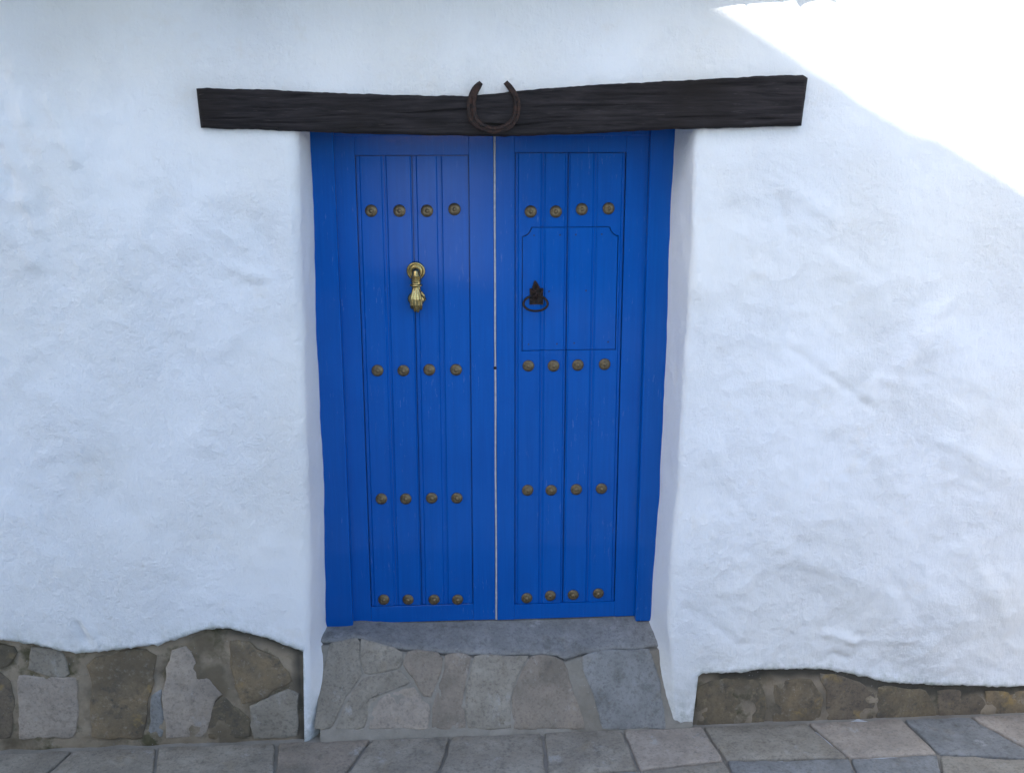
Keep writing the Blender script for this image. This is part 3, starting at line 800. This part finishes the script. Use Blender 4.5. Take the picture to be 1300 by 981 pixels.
for i in range(4):
    a, b = redges[i] + rgaps[i], redges[i + 1] - rgaps[i + 1]
    zlo, zhi = zR0 + .0012, zR1 - .0022
    cl = clip_x(hole, a, b)
    # above and below the hatch the board goes on; the outer two keep a strip beside it
    up = [p for p in cl]
    if i in (0, 3):
        xs_ = sorted({p[0] for p in hole})
        if i == 0:
            top_chain = sorted([p for p in cl if p[1] > wz0 + .05], key=lambda p: -p[0])
            poly = [(a, zlo), (b, zlo), (b, hole[0][1]), (hole[0][0], hole[0][1])] + list(reversed(top_chain)) + [(b, zhi), (a, zhi)]
        else:
            top_chain = sorted([p for p in cl if p[1] > wz0 + .05], key=lambda p: p[0])
            poly = [(b, zlo), (b, zhi), (a, zhi)] + top_chain + [(hole[1][0], hole[1][1]), (a, hole[1][1]), (a, zlo)]
        q = []
        for p in poly:
            if not q or math.hypot(p[0] - q[-1][0], p[1] - q[-1][1]) > 1e-5: q.append(p)
        plank(right_leaf, q, a, b, *rbeads[i], BLUE, yf + .0003 * i)
    else:
        plank(right_leaf, rect(a, b, zlo, wz0 - .0012), a, b, *rbeads[i], BLUE, yf + .0003 * i)
        plank(right_leaf, rect(a, b, wz1 + .0012, zhi), a, b, *rbeads[i], BLUE, yf + .0003 * i)
    plank(wicket, clip_x(hatch, a, b), a, b, *rbeads[i], BLUE, yf - .0004 + .0003 * i)
for x, y in ((678, 299), (711, 298.5), (731, 298), (764, 297.5), (697, 370), (744, 369), (671, 437), (707, 436.5), (729, 435.5), (772, 434)):
    link('screw', screw_me, SCREW, wicket, at(x, y, yf) + Vector((0, -.0002, 0)))

STUDS_L = [(471, 268), (507, 268), (542, 268), (577, 266), (479, 471), (512, 471), (545, 470), (579, 470), (484, 634), (515, 634), (548, 633), (580, 633), (487, 762), (518, 762), (551, 762), (581, 762)]
STUDS_R = [(674, 269), (706, 269), (739, 266), (773, 265), (671, 465), (703, 465), (734, 464), (768, 463), (670, 623), (700, 623), (732, 622), (764, 621), (669, 760), (699, 757), (728, 756), (760, 754)]
for root, pts in ((left_leaf, STUDS_L), (right_leaf, STUDS_R)):
    for x, y in pts:
        link('stud', stud_me, BRONZE, root, at(x, y, yf - .012) + Vector((0, .0115, 0)), (rad(random.uniform(-4, 4)), rad(random.uniform(0, 360)) * 0, rad(random.uniform(-4, 4))))

# brass hand knocker: rosette, and a hand closed on a ball
kp = at(528, 344, DOOR_Y)
knocker = thing('knocker', None, None, kp); knocker.parent = left_leaf; knocker.location = kp - WLOC[left_leaf]
bm = bmesh.new()
lathe(bm, [(0, .0), (.037, 0), (.0385, .004), (.0365, .009), (.031, .011), (.0275, .008), (.024, .008), (.0225, .0105), (.018, .012), (.014, .009), (0, .008)], 30, Matrix.Translation(kp) @ Matrix.Rotation(rad(90), 4, 'X'))
obj('rosette', bm, BRASS, knocker, True)
def hand_mesh():
    bm = bmesh.new()
    K = kp
    P = lambda x, y, z: K + Vector((x, -y, z))            # y = out from the door
    tube(bm, [P(.001, .012, .006), P(.001, .030, .004), P(.001, .040, -.006)], [.013, .014, .015], 12)             # pivot stub curving into the wrist
    tube(bm, [P(.001, .036, .002), P(.001, .043, -.014), P(.001, .043, -.034), P(.001, .042, -.050)], [.0150, .0175, .0192, .0205], 16)
    for z, r in ((-.017, .0200), (-.026, .0203), (-.035, .0206)):                                              # ribbed sleeve
        tube(bm, [P(.001 + r * math.cos(a), .043 + r * math.sin(a), z) for a in [2 * math.pi * k / 16 for k in range(16)]], .0028, 6, True)
    tube(bm, [P(.001 + .0215 * math.cos(a), .042 + .0215 * math.sin(a), -.052) for a in [2 * math.pi * k / 18 for k in range(18)]], .0052, 8, True)   # cuff
    tube(bm, [P(.001, .042, -.054), P(.001, .046, -.074), P(0, .049, -.096), P(-.001, .046, -.116)], [.0170, .0190, .0205, .0195], 16, flat=.60)      # back of the hand
    for i, (x, l, r) in enumerate(((-.0200, .146, .0066), (-.0068, .157, .0074), (.0066, .159, .0074), (.0192, .150, .0065))):    # four fingers run down the front and curl in below
        tube(bm, [P(x * .45, .050, -.066), P(x * .72, .056, -.086), P(x * .92, .060, -.108), P(x, .058, -.130), P(x * .98, .048, -l + .004), P(x * .92, .034, -l - .002), P(x * .85, .020, -l + .008)], [r * .7, r * .9, r, r, r * .95, r * .85, r * .6], 10)
    tube(bm, [P(.014, .040, -.078), P(.028, .036, -.096), P(.033, .028, -.112), P(.028, .017, -.124)], [.0085, .0085, .0078, .0055], 10)               # thumb
    return bm
o = obj('hand', hand_mesh(), BRASS, knocker, True)
md = o.modifiers.new('blend', 'REMESH'); md.mode = 'VOXEL'; md.voxel_size = .0013; md.use_smooth_shade = True
ms = o.modifiers.new('soften', 'SMOOTH'); ms.factor = .5; ms.iterations = 2
bm = bmesh.new(); bmesh.ops.create_uvsphere(bm, u_segments=24, v_segments=16, radius=.0365, matrix=Matrix.Translation(kp + Vector((0, -.026, -.110))) @ Matrix.Diagonal((1, .62, .86, 1)))
obj('ball', bm, BRASS, knocker, True)

# iron ring handle on the wicket's back plate
hp = at(680, 378, DOOR_Y)
handle = thing('ring_handle', None, None, hp); handle.parent = right_leaf; handle.location = hp - WLOC[right_leaf]
def hpx(x, y, d=0): return at(640 + x / 12.2625, 340 + y / 12.2625, DOOR_Y - d)
bm = bmesh.new()
pl = [(395, 320), (440, 318), (446, 270), (460, 215), (483, 190), (506, 215), (535, 262), (545, 312), (610, 318), (606, 440), (608, 575), (500, 568), (392, 575), (398, 440)]
top = [bm.verts.new(hpx(x, y, .003)) for x, y in pl]; bot = [bm.verts.new(hpx(x, y, -.004)) for x, y in pl]
bm.faces.new(top)
for i in range(len(pl)): bm.faces.new((top[i], top[(i + 1) % len(pl)], bot[(i + 1) % len(pl)], bot[i]))
obj('plate', bm, IRON, handle)
bm = bmesh.new()
tube(bm, [hpx(x, y, .010) for x, y in ((408, 340), (470, 390), (500, 350), (545, 300), (490, 235), (450, 295), (500, 385), (560, 420), (600, 345))], [.004, .0045, .005, .0045, .004, .0045, .005, .0045, .004], 8)
tube(bm, [hpx(x, y, .012) for x, y in ((440, 480), (490, 420), (500, 370), (500, 480))], .0045, 8)
obj('staple', bm, RUST, handle, True)
bm = bmesh.new()
ring = [hpx(490 + 188 * math.cos(a), 560 + (112 if math.sin(a) > 0 else 128) * math.sin(a), .016 + .014 * math.sin(a)) for a in [2 * math.pi * k / 36 for k in range(36)]]
tube(bm, ring, .0048, 8, True)
obj('ring', bm, IRON, handle, True)
bm = bmesh.new()
for x, y in ((430, 525), (572, 525), (425, 345), (580, 345), (500, 480)):
    lathe(bm, [(.0055, 0), (.0048, .003), (0, .0045)], 8, Matrix.Translation(hpx(x, y, .003)) @ Matrix.Rotation(rad(90), 4, 'X'))
tag(obj('rivets', bm, IRON, handle, True), kind='stuff')

# ------------------------------------------------------------------ lane, and what stands out of view, some of it added for its light
COBBLE = plain_mat('lane_stone', (.13, .12, .11), (.19, .175, .16), .9, 3, .01)
PAVE = plain_mat('pale_paving', (.42, .425, .43), (.53, .535, .54), .85, 2, .004)
TZ, TY = 0.95, -2.7
def lane_z(x, y):
    return TZ * sstep(-1.3, -6.3, y) + .010 * noise.noise(Vector((x * 2, y * 2, 0))) + .004 * noise.noise(Vector((x * 9, y * 9, 3)))
def lane_pt(u, v):
    x, y = -16 + 32 * u, -36 + 36.25 * (1 - (1 - v) ** 2)
    return Vector((x, y, lane_z(x, y) - .012))
lane = tag(sheet('lane', lane_pt, 160, 160, PAVE, None), kind='structure')
bm = bmesh.new(); f = [bm.verts.new(p) for p in ((-400, -400, -.08), (400, -400, -.08), (400, 400, -.08), (-400, 400, -.08))]; bm.faces.new(f)
tag(obj('ground', bm, COBBLE), kind='structure')
sheet('bedding', lambda u, v: Vector((-3.2 + 6.9 * u, -1.5 + 1.7 * v, -.007 + .003 * noise.noise(Vector((u * 60, v * 15, 0))))), 120, 30, STEPMORTAR, lane)
rr = random.Random(21); NX, NY = 15, 4
gx = [[(-2.75 + 5.9 * i / NX + rr.uniform(-.09, .09), -.015 - .30 * j - (rr.uniform(-.05, .05) if j else 0)) for i in range(NX + 1)] for j in range(NY + 1)]
for j in range(NY):
    for i in range(NX):
        q = [gx[j][i], gx[j][i + 1], gx[j + 1][i + 1], gx[j + 1][i]]
        c = (sum(p[0] for p in q) / 4, sum(p[1] for p in q) / 4)
        stone('paving_stone', q, Vector((0, 0, -.004)), XA, YA, ZA, .012, rr.choice([GREY, GREY, LAVENDER, ROSE, SLATE]), lane, 200 + j * NX + i, .007, .3)
HOUSE = plain_mat('house_render', (.48, .485, .49), (.56, .565, .57), .9, 2)
RUBBLE = plain_mat('rubble_walling', (.16, .14, .12), (.24, .21, .18), .9, 5, .02)
hy, depth = -6.0, 3.0
t_ = (0 - hy) / -SDIR.y
off = SDIR * t_
A = at(893, 12, 0) + off; B = at(1300, 246, 0) + off           # where the roof's rake must stand to throw the edge of its shade
slope = (B.z - A.z) / (B.x - A.x)
xr_eave, xr_wall, xridge = -1.35, -1.60, -6.4
rz = lambda x: A.z + slope * (x - A.x)
zr = rz(xridge); xl_eave = xridge - (xr_eave - xridge)
opp = thing('gabled_house', 'tall grey gabled house across the lane behind the viewer', 'house', ((xr_wall + xridge) / 2, hy, TZ))
RT = .16                                                       # roof thickness
def prism(poly, y0, y1):
    bm = bmesh.new(); a = [bm.verts.new((x, y0, z)) for x, z in poly]; b = [bm.verts.new((x, y1, z)) for x, z in poly]
    bm.faces.new(a); bm.faces.new(list(reversed(b)))
    for i in range(len(poly)): bm.faces.new((a[i], a[(i + 1) % len(poly)], b[(i + 1) % len(poly)], b[i]))
    return bm
xl_wall = 2 * xridge - xr_wall
obj('walls', prism([(xl_wall, TZ - .05), (xr_wall, TZ - .05), (xr_wall, rz(xr_wall) - RT - .02), (xridge, zr - RT - .02), (xl_wall, rz(xr_wall) - RT - .02)], hy + .02 - .3, hy - depth + .3), HOUSE, opp)
roof = obj('roof', prism([(xr_eave, rz(xr_eave)), (xridge, zr), (xl_eave, rz(xr_eave)), (xl_eave, rz(xr_eave) - RT), (xridge, zr - RT), (xr_eave, rz(xr_eave) - RT)], hy, hy - depth), TILE, opp)
# rake tiles, lapped and a little uneven
bm = bmesh.new(); lathe(bm, [(.0, 0), (.085, 0), (.098, .02), (.085, .42), (0, .42)], 10)
rake_me = bpy.data.meshes.new('rake_tile'); bm.to_mesh(rake_me); bm.free()
rr = random.Random(11); n = 15
dirv = Vector((xr_eave - xridge, 0, rz(xr_eave) - zr)); L = dirv.length; dirv.normalize()
q = dirv.to_track_quat('Z', 'Y').to_euler()
for i in range(n):
    p = Vector((xridge, hy - .05, zr)) + dirv * (L * i / n) + Vector((0, 0, -.055 + rr.uniform(-.03, .02)))
    link('rake_tile', rake_me, TILE, roof, p, (q.x, q.y + rr.uniform(-.03, .03), q.z))
SHUT = plain_mat('brown_shutter', (.07, .045, .03), (.10, .07, .045), .7, 8)
GLASS = Mat('window_glass', .08).color((.02, .025, .03)).m
for x, z in ((-3, 4.6), (-5.6, 4.6), (-8.4, 4.6), (-5.6, 1.95), (-8.4, 1.95)):
    w = obj('window', newbox((x - .5, hy - .28 + .002, z), (x + .5, hy - .24, z + 1.3), .01), SHUT, opp)
    obj('pane', newbox((x - .42, hy - .239, z + .08), (x - .02, hy - .232, z + 1.22)), GLASS, w)
    obj('pane', newbox((x + .02, hy - .239, z + .08), (x + .42, hy - .232, z + 1.22)), GLASS, w)
d = obj('door', newbox((-3.5, hy - .279, TZ), (-2.5, hy - .22, TZ + 2.1), .01), SHUT, opp)
gw = thing('added_wall', 'added unseen rubble wall across the lane that bounds the door sheen on its right', 'wall', (4, -6, TZ))  # added wall, keeps the sunlit lane's reflection off the right leaf
obj('added_walling', newbox((.55, -6.4, TZ - .05), (9.5, -6.0, TZ + 1.75), .05), RUBBLE, gw)
obj('added_coping', newbox((.50, -6.45, TZ + 1.752), (9.55, -5.95, TZ + 1.84), .02), PAVE, gw)
lw = thing('added_wall', 'added unseen rubble wall beside the gabled house that bounds the door sheen on its left', 'wall', (-1.1, -6, TZ))  # added wall, cuts the lane's reflection short on the left leaf
obj('added_walling', newbox((-1.58, -6.4, TZ - .05), (-.62, -6.0, TZ + 1.75), .05), RUBBLE, lw)
obj('added_coping', newbox((-1.58, -6.45, TZ + 1.752), (-.57, -5.95, TZ + 1.84), .02), PAVE, lw)
WHITE = plain_mat('bounce_limewash', (.74, .74, .74), (.82, .82, .82), .92, 3)
nb = thing('added_house', 'added unseen white house to the right that bounces sunlight into the doorway', 'house', (7, -1.4, 0))  # added house, its sunlit white side bounces light onto the left reveal
obj('walls', newbox((5.4, -1.9, -.05), (9, -.15, 5.2), .03), WHITE, nb)
obj('roof', newbox((5.1, -2.2, 5.202), (9.3, -.12, 5.36), .02), TILE, nb)
w = obj('window', newbox((5.36, -1.4, 3.1), (5.398, -.7, 4.2), .004), SHUT, nb)  # window of the added house
